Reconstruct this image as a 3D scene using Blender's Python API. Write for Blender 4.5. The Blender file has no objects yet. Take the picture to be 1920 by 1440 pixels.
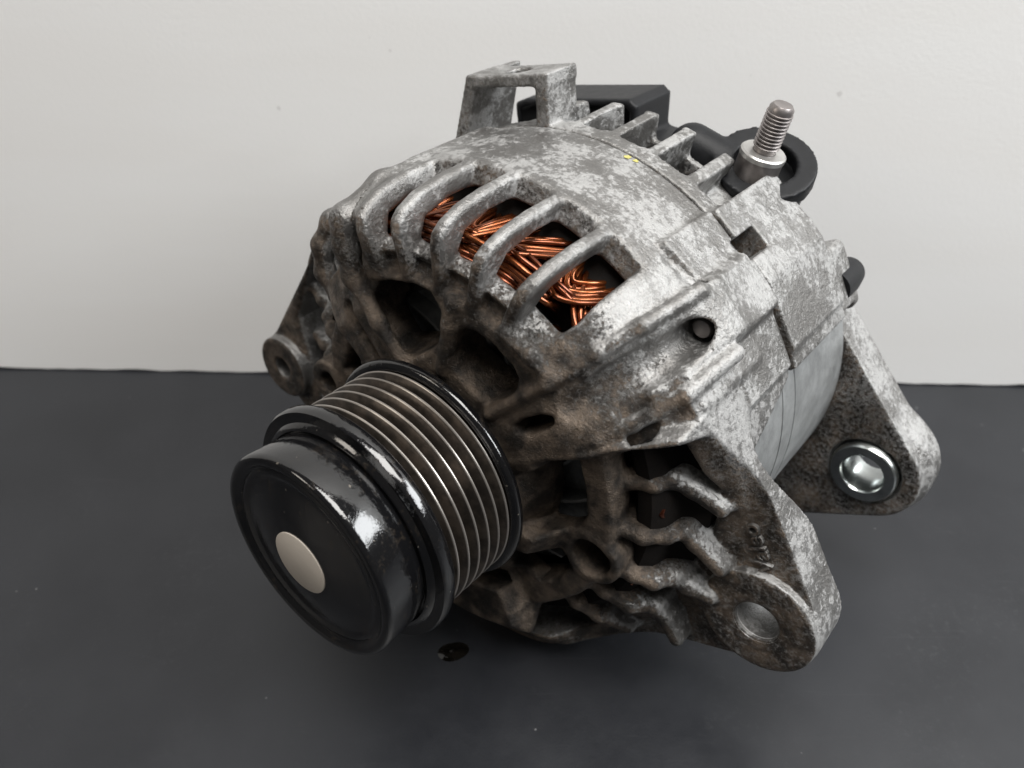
import bpy, bmesh, math, random
import numpy as np
from mathutils import Vector, Matrix

R = math.radians
random.seed(7)
rng = np.random.default_rng(7)
sc = bpy.context.scene
col = sc.collection

# ------------------------------------------------------------------ camera
cam_d = bpy.data.cameras.new("camera")
cam = bpy.data.objects.new("camera", cam_d)
col.objects.link(cam)
cam.location = (-0.0018, -0.1997, 0.2184)
cam.rotation_euler = (R(90 - 35.09), 0, 0)
cam_d.sensor_width = 36.0
cam_d.lens = 36.0 * 1621.9 / 1920.0
cam_d.clip_start = 0.01
cam_d.clip_end = 20
cam_d.dof.use_dof = True
cam_d.dof.focus_distance = 0.205
cam_d.dof.aperture_fstop = 16.0
sc.camera = cam

# ------------------------------------------------------------------ world and lamps
w = bpy.data.worlds.new("World")
sc.world = w
w.use_nodes = True
bg = w.node_tree.nodes["Background"]
bg.inputs[0].default_value = (1.0, 0.97, 0.94, 1)
bg.inputs[1].default_value = 0.075


def area(name, loc, target, sx, sy, power, color):
    d = bpy.data.lights.new(name, 'AREA')
    d.shape = 'RECTANGLE'
    d.size, d.size_y = sx, sy
    d.energy = power
    d.color = color
    o = bpy.data.objects.new(name, d)
    col.objects.link(o)
    o.location = loc
    o.rotation_euler = (Vector(target) - Vector(loc)).to_track_quat('-Z', 'Y').to_euler()
    return o


area("window_light", (1.05, -0.30, 0.85), (0, 0.0, 0.06), 0.95, 0.50, 20.0, (0.96, 0.985, 1.0))
area("ceiling_light", (0.20, -0.38, 1.45), (0, 0.10, 0.1), 1.0, 0.8, 30.0, (1.0, 0.98, 0.95))
area("left_fill", (-1.10, -0.45, 0.70), (0, 0.05, 0.10), 0.35, 0.35, 2.4, (1.0, 0.92, 0.82))  # warm fill added out of view to lift the left flank and even the wall

sc.view_settings.view_transform = 'Standard'
sc.view_settings.look = 'None'
sc.view_settings.gamma = 1
sc.view_settings.use_curve_mapping = False
sc.view_settings.exposure = 0.0

# ------------------------------------------------------------------ node helpers


def new_mat(name):
    m = bpy.data.materials.new(name)
    m.use_nodes = True
    nt = m.node_tree
    b = nt.nodes["Principled BSDF"]
    return m, nt, b


class G:
    """tiny node-graph writer"""

    def __init__(s, nt):
        s.nt = nt
        s.tc = None

    def n(s, t, **kw):
        nd = s.nt.nodes.new(t)
        for k, v in kw.items():
            setattr(nd, k, v)
        return nd

    def link(s, a, b):
        s.nt.links.new(a, b)

    def obj(s):
        if s.tc is None:
            s.tc = s.n("ShaderNodeTexCoord")
        return s.tc.outputs["Object"]

    def val(s, sock, v):
        if hasattr(v, "is_linked") or hasattr(v, "links"):
            s.link(v, sock)
        else:
            sock.default_value = v

    def noise(s, scale, detail=4, rough=0.6, vec=None, dist=0.0):
        nd = s.n("ShaderNodeTexNoise")
        nd.inputs["Scale"].default_value = scale
        nd.inputs["Detail"].default_value = detail
        nd.inputs["Roughness"].default_value = rough
        nd.inputs["Distortion"].default_value = dist
        s.link(vec if vec is not None else s.obj(), nd.inputs["Vector"])
        return nd.outputs["Fac"]

    def ramp(s, fac, a, b, smooth=True):
        nd = s.n("ShaderNodeMapRange")
        if smooth:
            nd.interpolation_type = 'SMOOTHSTEP'
        nd.inputs["From Min"].default_value = a
        nd.inputs["From Max"].default_value = b
        s.link(fac, nd.inputs["Value"])
        return nd.outputs["Result"]

    def math(s, op, a, b=0.0):
        nd = s.n("ShaderNodeMath", operation=op)
        s.val(nd.inputs[0], a)
        s.val(nd.inputs[1], b)
        return nd.outputs[0]

    def mix(s, fac, a, b):
        nd = s.n("ShaderNodeMix", data_type='RGBA')
        s.val(nd.inputs[0], fac)
        s.val(nd.inputs[6], a if not isinstance(a, tuple) else (*a, 1))
        s.val(nd.inputs[7], b if not isinstance(b, tuple) else (*b, 1))
        return nd.outputs[2]

    def mixf(s, fac, a, b):
        nd = s.n("ShaderNodeMix", data_type='FLOAT')
        s.val(nd.inputs[0], fac)
        s.val(nd.inputs[2], a)
        s.val(nd.inputs[3], b)
        return nd.outputs[0]

    def bump(s, h, strength, dist, normal=None):
        nd = s.n("ShaderNodeBump")
        nd.inputs["Strength"].default_value = strength
        nd.inputs["Distance"].default_value = dist
        s.link(h, nd.inputs["Height"])
        if normal is not None:
            s.link(normal, nd.inputs["Normal"])
        return nd.outputs["Normal"]

    def sep(s, v):
        nd = s.n("ShaderNodeSeparateXYZ")
        s.link(v, nd.inputs[0])
        return nd.outputs


# ------------------------------------------------------------------ materials
def mat_cast(name, grime_shade_gain=1.0, light=(0.335, 0.332, 0.326), dark=(0.158, 0.153, 0.146)):
    m, nt, b = new_mat(name)
    g = G(nt)
    o = g.obj()
    x, y, z = g.sep(o)               # y = depth behind the pulley (m), z = height
    n1 = g.noise(660, 6, 0.72, dist=0.4)
    n2 = g.noise(85, 4, 0.6)
    n3 = g.noise(1500, 3, 0.6)
    cover = g.ramp(y, -0.034, -0.004)          # oxide bloom grows away from the greasy end
    thr = g.math('ADD', n1, g.math('MULTIPLY', g.math('SUBTRACT', n2, 0.5), 0.75))
    thr = g.math('ADD', thr, g.math('MULTIPLY', g.math('SUBTRACT', cover, 1.0), 0.10))
    patch = g.ramp(thr, 0.47, 0.60)
    mid = tuple(0.5 * (p + q) for p, q in zip(light, dark))
    tone = g.mix(g.ramp(n2, 0.35, 0.65), dark, mid)
    base = g.mix(patch, tone, light)
    fleck = g.ramp(n3, 0.55, 0.75)
    base = g.mix(g.math('MULTIPLY', fleck, 0.35), base, (0.16, 0.15, 0.14))
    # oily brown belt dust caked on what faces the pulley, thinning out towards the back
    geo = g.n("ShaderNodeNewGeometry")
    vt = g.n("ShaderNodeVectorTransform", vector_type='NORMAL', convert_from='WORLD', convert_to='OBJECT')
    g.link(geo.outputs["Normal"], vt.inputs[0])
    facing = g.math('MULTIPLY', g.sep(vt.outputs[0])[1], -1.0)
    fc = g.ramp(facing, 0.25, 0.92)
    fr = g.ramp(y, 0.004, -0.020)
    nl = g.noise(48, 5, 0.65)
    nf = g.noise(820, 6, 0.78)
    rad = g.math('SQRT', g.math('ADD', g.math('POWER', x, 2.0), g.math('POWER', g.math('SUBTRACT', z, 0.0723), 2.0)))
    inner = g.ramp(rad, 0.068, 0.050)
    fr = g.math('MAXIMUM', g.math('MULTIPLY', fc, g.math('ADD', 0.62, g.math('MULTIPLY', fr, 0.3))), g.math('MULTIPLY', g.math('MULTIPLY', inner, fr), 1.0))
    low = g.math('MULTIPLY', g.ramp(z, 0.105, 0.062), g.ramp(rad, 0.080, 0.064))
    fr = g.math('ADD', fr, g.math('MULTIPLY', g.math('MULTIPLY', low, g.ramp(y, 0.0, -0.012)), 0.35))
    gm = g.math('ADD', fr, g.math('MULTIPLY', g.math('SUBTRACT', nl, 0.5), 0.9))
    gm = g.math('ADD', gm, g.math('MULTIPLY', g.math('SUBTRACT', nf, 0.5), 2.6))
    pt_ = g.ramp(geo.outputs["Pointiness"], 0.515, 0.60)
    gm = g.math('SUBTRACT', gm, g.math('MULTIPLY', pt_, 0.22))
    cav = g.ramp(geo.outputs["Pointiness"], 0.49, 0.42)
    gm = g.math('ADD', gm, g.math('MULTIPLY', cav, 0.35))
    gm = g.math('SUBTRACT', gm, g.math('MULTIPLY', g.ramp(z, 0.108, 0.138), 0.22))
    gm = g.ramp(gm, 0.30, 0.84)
    gm = g.math('MULTIPLY', gm, 0.95 * grime_shade_gain)
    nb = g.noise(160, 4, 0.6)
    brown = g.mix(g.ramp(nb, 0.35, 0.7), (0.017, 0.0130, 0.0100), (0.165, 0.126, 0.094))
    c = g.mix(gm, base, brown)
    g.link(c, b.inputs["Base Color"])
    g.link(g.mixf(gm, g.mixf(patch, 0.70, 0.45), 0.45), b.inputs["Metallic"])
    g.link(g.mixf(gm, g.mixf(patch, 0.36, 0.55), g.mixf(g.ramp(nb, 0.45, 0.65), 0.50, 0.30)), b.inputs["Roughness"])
    n4 = g.noise(260, 4, 0.6)
    h = g.math('ADD', g.math('MULTIPLY', n1, 0.5), g.math('ADD', g.math('MULTIPLY', n3, 0.4), g.math('MULTIPLY', n4, 0.8)))
    crust = g.math('MULTIPLY', g.noise(900, 5, 0.75), gm)
    h = g.math('ADD', h, g.math('MULTIPLY', crust, 1.3))
    g.link(g.bump(h, 0.75, 0.0007), b.inputs["Normal"])
    return m


def mat_simple(name, colr, rough, metal=0.0, var=0.25, scale=200, bump=0.1, bdist=0.0003, coat=0.0, dark=None):
    m, nt, b = new_mat(name)
    g = G(nt)
    n = g.noise(scale, 5, 0.65)
    lo = dark if dark else tuple(c * (1 - var) for c in colr)
    g.link(g.mix(g.ramp(n, 0.3, 0.7), lo, colr), b.inputs["Base Color"])
    g.link(g.mixf(n, rough * 0.8, min(1, rough * 1.25)), b.inputs["Roughness"])
    b.inputs["Metallic"].default_value = metal
    b.inputs["Coat Weight"].default_value = coat
    if bump:
        g.link(g.bump(g.noise(scale * 6, 3, 0.6), bump, bdist), b.inputs["Normal"])
    return m


def mat_black_paint():
    m, nt, b = new_mat("black_gloss_paint")
    g = G(nt)
    n = g.noise(120, 5, 0.7)
    n2 = g.noise(900, 3, 0.6)
    n3 = g.noise(330, 4, 0.7)
    dirt = g.ramp(g.math('ADD', g.math('MULTIPLY', n, 0.55), g.math('MULTIPLY', n2, 0.45)), 0.53, 0.64)
    speck = g.ramp(g.noise(700, 2, 0.5), 0.73, 0.77)
    c = g.mix(g.math('MULTIPLY', dirt, 0.22), (0.0045, 0.0045, 0.005), (0.06, 0.045, 0.03))
    c = g.mix(g.math('MULTIPLY', speck, 0.5), c, (0.20, 0.18, 0.15))
    g.link(c, b.inputs["Base Color"])
    g.link(g.mixf(dirt, 0.10, 0.20), b.inputs["Roughness"])
    b.inputs["Specular IOR Level"].default_value = 0.8
    h = g.math('ADD', g.ramp(n3, 0.52, 0.72), g.math('MULTIPLY', g.ramp(n2, 0.5, 0.8), 0.5))
    g.link(g.bump(h, 0.10, 0.0003), b.inputs["Normal"])
    return m


def mat_groove():
    m, nt, b = new_mat("dark_groove_steel")
    g = G(nt)
    x, y, z = g.sep(g.obj())
    n = g.noise(160, 5, 0.7)
    rad = g.math('SQRT', g.math('ADD', g.math('POWER', x, 2.0), g.math('POWER', g.math('SUBTRACT', z, 0.0723), 2.0)))
    # belt-polished crests over dark, brownish flanks
    tip = g.ramp(rad, 0.02905, 0.02932)
    base = g.mix(g.ramp(n, 0.35, 0.65), (0.042, 0.036, 0.031), (0.095, 0.078, 0.064))
    g.link(g.mix(tip, base, (0.38, 0.35, 0.32)), b.inputs["Base Color"])
    b.inputs["Metallic"].default_value = 0.8
    g.link(g.mixf(n, 0.26, 0.40), b.inputs["Roughness"])
    b.inputs["Anisotropic"].default_value = 0.3
    return m


def mat_copper():
    m, nt, b = new_mat("enamelled_copper")
    g = G(nt)
    n = g.noise(260, 3, 0.6)
    oi = g.n("ShaderNodeObjectInfo")
    c = g.mix(oi.outputs["Random"], (0.115, 0.026, 0.010), (0.32, 0.092, 0.026))
    c = g.mix(g.ramp(n, 0.5, 0.78), c, (0.10, 0.03, 0.012))
    g.link(c, b.inputs["Base Color"])
    b.inputs["Metallic"].default_value = 0.9
    b.inputs["Roughness"].default_value = 0.27
    b.inputs["Coat Weight"].default_value = 0.5
    b.inputs["Coat Roughness"].default_value = 0.12
    return m


def mat_wall():
    m, nt, b = new_mat("painted_board")
    g = G(nt)
    mp = g.n("ShaderNodeMapping")
    mp.inputs["Scale"].default_value = (1, 1, 6)
    g.link(g.obj(), mp.inputs["Vector"])
    n = g.noise(6, 5, 0.55, vec=mp.outputs[0])
    n2 = g.noise(700, 3, 0.6)
    c = g.mix(g.ramp(n, 0.3, 0.7), (0.785, 0.775, 0.76), (0.80, 0.795, 0.785))
    sp = g.ramp(g.noise(140, 2, 0.5), 0.745, 0.78)
    c = g.mix(g.math('MULTIPLY', sp, 0.35), c, (0.36, 0.34, 0.33))
    g.link(c, b.inputs["Base Color"])
    b.inputs["Roughness"].default_value = 0.55
    g.link(g.bump(n2, 0.12, 0.0004), b.inputs["Normal"])
    return m


def mat_table():
    m, nt, b = new_mat("charcoal_bench_top")
    g = G(nt)
    n = g.noise(14, 6, 0.65)
    n2 = g.noise(1100, 3, 0.6)
    base = g.mix(g.ramp(n, 0.3, 0.7), (0.0095, 0.0104, 0.0130), (0.0142, 0.0153, 0.0184))
    # pale dust and lint
    v = g.n("ShaderNodeTexVoronoi")
    v.inputs["Scale"].default_value = 190
    g.link(g.obj(), v.inputs["Vector"])
    dust = g.ramp(v.outputs["Distance"], 0.10, 0.04)
    pick = g.ramp(g.noise(70, 3, 0.7), 0.60, 0.66)
    dust = g.math('MULTIPLY', dust, pick)
    film = g.math('MULTIPLY', g.ramp(g.noise(420, 5, 0.8), 0.5, 0.75), g.ramp(g.noise(22, 4, 0.6), 0.45, 0.7))
    base = g.mix(g.math('MULTIPLY', film, 0.22), base, (0.10, 0.10, 0.105))
    # scratches: thin broken lines in three directions
    scr = None
    for ang, sc_, lo in ((58, 30, 0.675), (-38, 34, 0.68)):
        mp = g.n("ShaderNodeMapping")
        mp.inputs["Rotation"].default_value = (0, 0, R(ang))
        mp.inputs["Scale"].default_value = (1, sc_, 1)
        g.link(g.obj(), mp.inputs["Vector"])
        s1 = g.noise(15, 4, 0.5, vec=mp.outputs[0])
        k1 = g.math('MULTIPLY', g.ramp(s1, lo, lo + 0.02), g.ramp(g.noise(10, 3, 0.6), 0.50, 0.62))
        scr = k1 if scr is None else g.math('MAXIMUM', scr, k1)
    c = g.mix(g.math('MULTIPLY', dust, 0.75), base, (0.22, 0.22, 0.22))
    c = g.mix(g.math('MULTIPLY', scr, 0.06), c, (0.12, 0.12, 0.125))
    g.link(c, b.inputs["Base Color"])
    g.link(g.mixf(g.ramp(n, 0.3, 0.7), 0.34, 0.47), b.inputs["Roughness"])
    g.link(g.bump(n2, 0.10, 0.0003), b.inputs["Normal"])
    return m


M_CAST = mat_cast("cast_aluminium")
M_CAST_REAR = mat_cast("cast_aluminium_rear", 1.05)  # extra grime tone also paints in shade on the top bracket
M_STATOR = mat_simple("stator_iron", (0.42, 0.43, 0.43), 0.42, 0.55, 0.35, 120, 0.25)
M_PAINT = mat_black_paint()
M_GROOVE = mat_groove()
M_COPPER = mat_copper()
M_VARNISH = mat_simple("dark_varnish", (0.030, 0.014, 0.008), 0.3, 0.0, 0.5, 300, 0.4)
M_DARK = mat_simple("black_varnish", (0.006, 0.004, 0.003), 0.85, 0.0, 0.4, 300, 0.3)
M_PLASTIC = mat_simple("black_plastic", (0.012, 0.0125, 0.014), 0.45, 0.0, 0.3, 300, 0.15)
for m_ in (M_PLASTIC, M_DARK):
    m_.node_tree.nodes["Principled BSDF"].inputs["Specular IOR Level"].default_value = 0.22
M_ZINC = mat_simple("zinc_bush", (0.60, 0.63, 0.62), 0.24, 1.0, 0.3, 90, 0.05)
M_STUD = mat_simple("stud_steel", (0.36, 0.33, 0.32), 0.36, 0.9, 0.3, 150, 0.1)
M_WASHER = mat_simple("washer_steel", (0.62, 0.61, 0.59), 0.36, 0.85, 0.2, 150, 0.1)
M_BORE = mat_simple("machined_bore", (0.85, 0.85, 0.85), 0.32, 0.55, 0.2, 90, 0.05)
M_ROTOR = mat_simple("rotor_steel", (0.36, 0.37, 0.37), 0.45, 0.35, 0.6, 120, 0.4)
M_STICKER = mat_simple("beige_disc", (0.50, 0.45, 0.39), 0.6, 0.0, 0.1, 60, 0.05)
M_SPOT = mat_simple("yellow_paint", (0.42, 0.38, 0.12), 0.5, 0.0, 0.2, 400, 0.2)

# ------------------------------------------------------------------ object helpers
AX_H = 72.3      # shaft axis height over the bench (mm)
Z0 = 40.0        # the thing's origin sits under this station of the shaft (mm)


def loc_mm(P):
    """casting frame (x right, y up, z towards pulley; mm) -> local metres (z up)"""
    P = np.asarray(P, float)
    return np.stack([P[:, 0], -P[:, 2] - Z0, P[:, 1] + AX_H], 1) * 0.001


def link(name, me, mat, parent):
    o = bpy.data.objects.new(name, me)
    col.objects.link(o)
    if mat is not None:
        me.materials.append(mat)
    if parent is not None:
        o.parent = parent
    return o


def mesh_np(name, V, quads=None, faces=None, smooth=True):
    me = bpy.data.meshes.new(name)
    if quads is not None:
        q = np.ascontiguousarray(quads, np.int32)
        me.vertices.add(len(V))
        me.vertices.foreach_set("co", np.ascontiguousarray(V, np.float32).ravel())
        me.loops.add(q.size)
        me.loops.foreach_set("vertex_index", q.ravel())
        me.polygons.add(len(q))
        me.polygons.foreach_set("loop_start", np.arange(0, q.size, 4, dtype=np.int32))
        me.update(calc_edges=True)
    else:
        me.from_pydata([tuple(v) for v in V], [], faces)
    me.polygons.foreach_set("use_smooth", np.full(len(me.polygons), smooth, bool))
    me.update()
    return me


alternator = bpy.data.objects.new("alternator", None)
col.objects.link(alternator)
alternator.rotation_euler = (0, 0, R(-38.66))
alternator.empty_display_size = 0.02
alternator["label"] = "greasy cast aluminium car alternator with black ribbed pulley, lying on the dark bench"
alternator["category"] = "alternator"


def lathe(name, prof, mat, parent, seg=128, center=(0, 0), axis_map=None, arc=None, closed=False):
    """prof: list of (radius, z) in casting frame, revolved round the shaft direction"""
    prof = np.array(prof, float)
    a = np.linspace(0, 2 * np.pi, seg, endpoint=False) if arc is None else np.radians(np.linspace(arc[0], arc[1], seg))
    n = len(prof)
    P = np.stack([np.outer(prof[:, 0], np.cos(a)) + center[0],
                  np.outer(prof[:, 0], np.sin(a)) + center[1],
                  np.repeat(prof[:, 1][:, None], seg, 1)], 2).reshape(-1, 3)
    faces = []
    rngi = range(n) if closed else range(n - 1)
    for i in rngi:
        i2 = (i + 1) % n
        for j in range(seg if arc is None else seg - 1):
            j2 = (j + 1) % seg
            faces.append((i * seg + j, i2 * seg + j, i2 * seg + j2, i * seg + j2))
    V = axis_map(P) if axis_map else loc_mm(P)
    me = mesh_np(name, V, quads=np.array(faces))
    bm = bmesh.new()
    bm.from_mesh(me)
    bmesh.ops.remove_doubles(bm, verts=bm.verts, dist=1e-7)
    bmesh.ops.recalc_face_normals(bm, faces=bm.faces)
    for e in bm.edges:
        if len(e.link_faces) == 2 and e.calc_face_angle(0) > R(42):
            e.smooth = False
    bm.to_mesh(me)
    bm.free()
    return link(name, me, mat, parent)


def tube_mesh(name, pts, rad, seg=8, closed=False):
    """pts in local metres"""
    P = [Vector(p) for p in pts]
    n = len(P)
    V, F = [], []
    up = None
    for i in range(n):
        if closed:
            t = P[(i + 1) % n] - P[i - 1]
        else:
            t = P[min(i + 1, n - 1)] - P[max(i - 1, 0)]
        t.normalize()
        if up is None:
            up = t.orthogonal().normalized()
        else:
            up = (up - t * up.dot(t)).normalized()
        s = t.cross(up)
        for k in range(seg):
            a = 2 * math.pi * k / seg
            V.append(P[i] + (up * math.cos(a) + s * math.sin(a)) * rad)
    m = n if closed else n - 1
    for i in range(m):
        for k in range(seg):
            i2 = (i + 1) % n
            F.append((i * seg + k, i * seg + (k + 1) % seg, i2 * seg + (k + 1) % seg, i2 * seg + k))
    if not closed:
        F.append(tuple(range(seg - 1, -1, -1)))
        F.append(tuple((n - 1) * seg + k for k in range(seg)))
    return mesh_np(name, V, faces=F)


# ------------------------------------------------------------------ signed-distance modeller (for the castings)
VOX = 0.5


class Field:
    def __init__(s, lo, hi, h=VOX):
        s.h = h
        s.lo = np.array(lo, float)
        n = [int(math.ceil((b - a) / h)) + 1 for a, b in zip(lo, hi)]
        s.x = (lo[0] + h * np.arange(n[0])).astype(np.float32)
        s.y = (lo[1] + h * np.arange(n[1])).astype(np.float32)
        s.z = (lo[2] + h * np.arange(n[2])).astype(np.float32)
        s.F = np.full(n, 1e3, np.float32)

    def sl(s, bb):
        if bb is None:
            return (slice(None),) * 3
        r = []
        for ax, (a, b) in zip((s.x, s.y, s.z), bb):
            i0 = max(int(np.searchsorted(ax, a)) - 1, 0)
            i1 = min(int(np.searchsorted(ax, b)) + 1, len(ax))
            r.append(slice(i0, i1))
        return tuple(r)

    def crd(s, sl):
        return s.x[sl[0]][:, None, None], s.y[sl[1]][None, :, None], s.z[sl[2]][None, None, :]

    def apply(s, fn, mode='u', k=0.0, bb=None):
        sl = s.sl(bb)
        X, Y, Z = s.crd(sl)
        if X.size == 0 or Y.size == 0 or Z.size == 0:
            return
        d = np.asarray(fn(X, Y, Z), np.float32)
        A = s.F[sl]
        if mode == 'u':
            if k > 0:
                h = np.maximum(k - np.abs(A - d), 0) / k
                s.F[sl] = np.minimum(A, d) - h * h * k * 0.25
            else:
                s.F[sl] = np.minimum(A, d)
        else:  # subtract
            d = -d
            if k > 0:
                h = np.maximum(k - np.abs(A - d), 0) / k
                s.F[sl] = np.maximum(A, d) + h * h * k * 0.25
            else:
                s.F[sl] = np.maximum(A, d)

    def op(s, pair, mode='u', k=0.0):
        s.apply(pair[0], mode, k, pair[1])

    def mesh(s, name):
        F = np.pad(s.F, 1, constant_values=5.0)
        ins = F < 0
        cnt = np.zeros([n - 1 for n in F.shape], np.uint8)
        C = [(i, j, k) for i in (0, 1) for j in (0, 1) for k in (0, 1)]

        def cor(A, c):
            return A[c[0]:A.shape[0] - 1 + c[0], c[1]:A.shape[1] - 1 + c[1], c[2]:A.shape[2] - 1 + c[2]]
        for c in C:
            cnt += cor(ins, c)
        act = (cnt > 0) & (cnt < 8)
        I = np.nonzero(act)
        nA = len(I[0])
        idx = np.full(act.shape, -1, np.int32)
        idx[act] = np.arange(nA, dtype=np.int32)
        acc = np.zeros((nA, 3), np.float32)
        wgt = np.zeros(nA, np.float32)
        vals = {c: F[I[0] + c[0], I[1] + c[1], I[2] + c[2]] for c in C}
        for c in C:
            for ax in range(3):
                if c[ax] == 0:
                    d = list(c)
                    d[ax] = 1
                    d = tuple(d)
                    fa, fb = vals[c], vals[d]
                    cr = (fa < 0) != (fb < 0)
                    t = np.where(cr, fa / np.where(cr, fa - fb, 1), 0)
                    p = np.array(c, np.float32)[None] + np.zeros((nA, 1), np.float32)
                    p[:, ax] = t
                    acc += p * cr[:, None]
                    wgt += cr
        V = acc / wgt[:, None] + np.stack(I, 1) - 1.0
        V = V * s.h + s.lo
        Q = []
        for ax in range(3):
            a0 = [slice(None)] * 3
            a1 = [slice(None)] * 3
            a0[ax] = slice(0, -1)
            a1[ax] = slice(1, None)
            u, v = [(1, 2), (2, 0), (0, 1)][ax]
            sg = ins[tuple(a0)].astype(np.int8) - ins[tuple(a1)].astype(np.int8)
            E = np.nonzero(sg)
            E = np.stack(E, 1)
            ok = (E[:, u] > 0) & (E[:, v] > 0) & (E[:, u] < F.shape[u] - 1) & (E[:, v] < F.shape[v] - 1)
            E = E[ok]
            sgn = sg[E[:, 0], E[:, 1], E[:, 2]]

            def cell(du, dv):
                T = E.copy()
                T[:, u] += du
                T[:, v] += dv
                return idx[T[:, 0], T[:, 1], T[:, 2]]
            q = np.stack([cell(-1, -1), cell(0, -1), cell(0, 0), cell(-1, 0)], 1)
            q[sgn < 0] = q[sgn < 0][:, ::-1]
            Q.append(q)
        Q = np.concatenate(Q)
        Q = Q[(Q >= 0).all(1)]
        L = loc_mm(V)
        return mesh_np(name, L, quads=Q)


def cs(a):
    return math.cos(R(a)), math.sin(R(a))


def pol(r, a):
    c, s_ = cs(a)
    return (r * c, r * s_)


def poly2(px, py, P):
    """signed distance to polygon, broadcast arrays"""
    P = np.array(P, np.float32)
    d = None
    sgn = None
    n = len(P)
    for i in range(n):
        a, b = P[i], P[(i + 1) % n]
        ex, ey = b - a
        wx, wy = px - a[0], py - a[1]
        t = np.clip((wx * ex + wy * ey) / (ex * ex + ey * ey), 0, 1)
        dx, dy = wx - ex * t, wy - ey * t
        dd = dx * dx + dy * dy
        c1 = (py >= a[1])
        c2 = (py < b[1])
        c3 = (ex * wy > ey * wx)
        flip = (c1 & c2 & c3) | (~c1 & ~c2 & ~c3)
        d = dd if d is None else np.minimum(d, dd)
        sgn = flip if sgn is None else (sgn ^ flip)
    return np.where(sgn, -1, 1) * np.sqrt(d)


def revolve(P, rnd=0.0):
    """solid of revolution round the shaft from polygon (rho, z)"""
    def fn(X, Y, Z):
        rho = np.sqrt(X * X + Y * Y)
        t = np.arange(0, float(rho.max()) + 0.5, 0.25, dtype=np.float32)
        T = poly2(t[:, None], Z[0, 0][None, :], P).astype(np.float32) - rnd
        f = rho[:, :, 0] / 0.25
        i = np.minimum(f.astype(np.int32), len(t) - 2)
        fr = (f - i)[..., None].astype(np.float32)
        return T[i] * (1 - fr) + T[i + 1] * fr
    return fn


def extr(d2fn, z0, z1, rnd=0.0):
    zc, hh = (z0 + z1) / 2, (z1 - z0) / 2

    def fn(X, Y, Z):
        d2 = d2fn(X, Y)
        dz = np.abs(Z - zc) - hh
        if rnd > 0:
            a = d2 + rnd
            b = dz + rnd
            return np.sqrt(np.maximum(a, 0) ** 2 + np.maximum(b, 0) ** 2) + np.minimum(np.maximum(a, b), 0) - rnd
        return np.maximum(d2, dz)
    return fn


def circ(cx, cy, r):
    return lambda X, Y: np.sqrt((X - cx) ** 2 + (Y - cy) ** 2) - r


def polyf(P):
    return lambda X, Y: poly2(X, Y, P)


def hull2(c0, r0, c1, r1):
    """2D tapered capsule (hull of two circles)"""
    c0, c1 = np.array(c0, float), np.array(c1, float)
    L = float(np.linalg.norm(c1 - c0))
    u = (c1 - c0) / L
    b = (r0 - r1) / L
    a = math.sqrt(1 - b * b)

    def fn(X, Y):
        px = X - c0[0]
        py = Y - c0[1]
        s_ = px * u[0] + py * u[1]
        t = np.abs(-px * u[1] + py * u[0])
        k = -b * t + a * s_           # project
        k = a * s_ - b * t
        d0 = np.sqrt(s_ * s_ + t * t) - r0
        d1 = np.sqrt((s_ - L) ** 2 + t * t) - r1
        dm = a * t + b * s_ - r0
        return np.where(k < 0, d0, np.where(k > a * L, d1, dm))
    return fn


def capsule(p, q, r0, r1=None):
    p, q = np.array(p, float), np.array(q, float)
    r1 = r0 if r1 is None else r1
    e = q - p
    L2 = float(e @ e)
    rr = max(r0, r1)
    bb = [(min(a, b) - rr - 6, max(a, b) + rr + 6) for a, b in zip(p, q)]

    def fn(X, Y, Z):
        x, y, z = X - p[0], Y - p[1], Z - p[2]
        t = np.clip((x * e[0] + y * e[1] + z * e[2]) / L2, 0, 1)
        return np.sqrt((x - e[0] * t) ** 2 + (y - e[1] * t) ** 2 + (z - e[2] * t) ** 2) - (r0 + (r1 - r0) * t)
    return fn, bb


def frame_box(ang, u0, u1, v0, v1, z0, z1, rnd=1.0):
    """box in a frame turned by ang about the shaft: u radial, v tangential"""
    c, s_ = cs(ang)
    ctr = ((u0 + u1) / 2, (v0 + v1) / 2, (z0 + z1) / 2)
    hf = ((u1 - u0) / 2 - rnd, (v1 - v0) / 2 - rnd, (z1 - z0) / 2 - rnd)

    def fn(X, Y, Z):
        u = X * c + Y * s_ - ctr[0]
        v = -X * s_ + Y * c - ctr[1]
        a, b, d = np.abs(u) - hf[0], np.abs(v) - hf[1], np.abs(Z - ctr[2]) - hf[2]
        return np.sqrt(np.maximum(a, 0) ** 2 + np.maximum(b, 0) ** 2 + np.maximum(d, 0) ** 2) + \
            np.minimum(np.maximum(np.maximum(a, b), d), 0) - rnd
    xs, ys = [], []
    for u in (u0, u1):
        for v in (v0, v1):
            xs.append(u * c - v * s_)
            ys.append(u * s_ + v * c)
    bb = [(min(xs) - 6, max(xs) + 6), (min(ys) - 6, max(ys) + 6), (z0 - 6, z1 + 6)]
    return fn, bb


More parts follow.
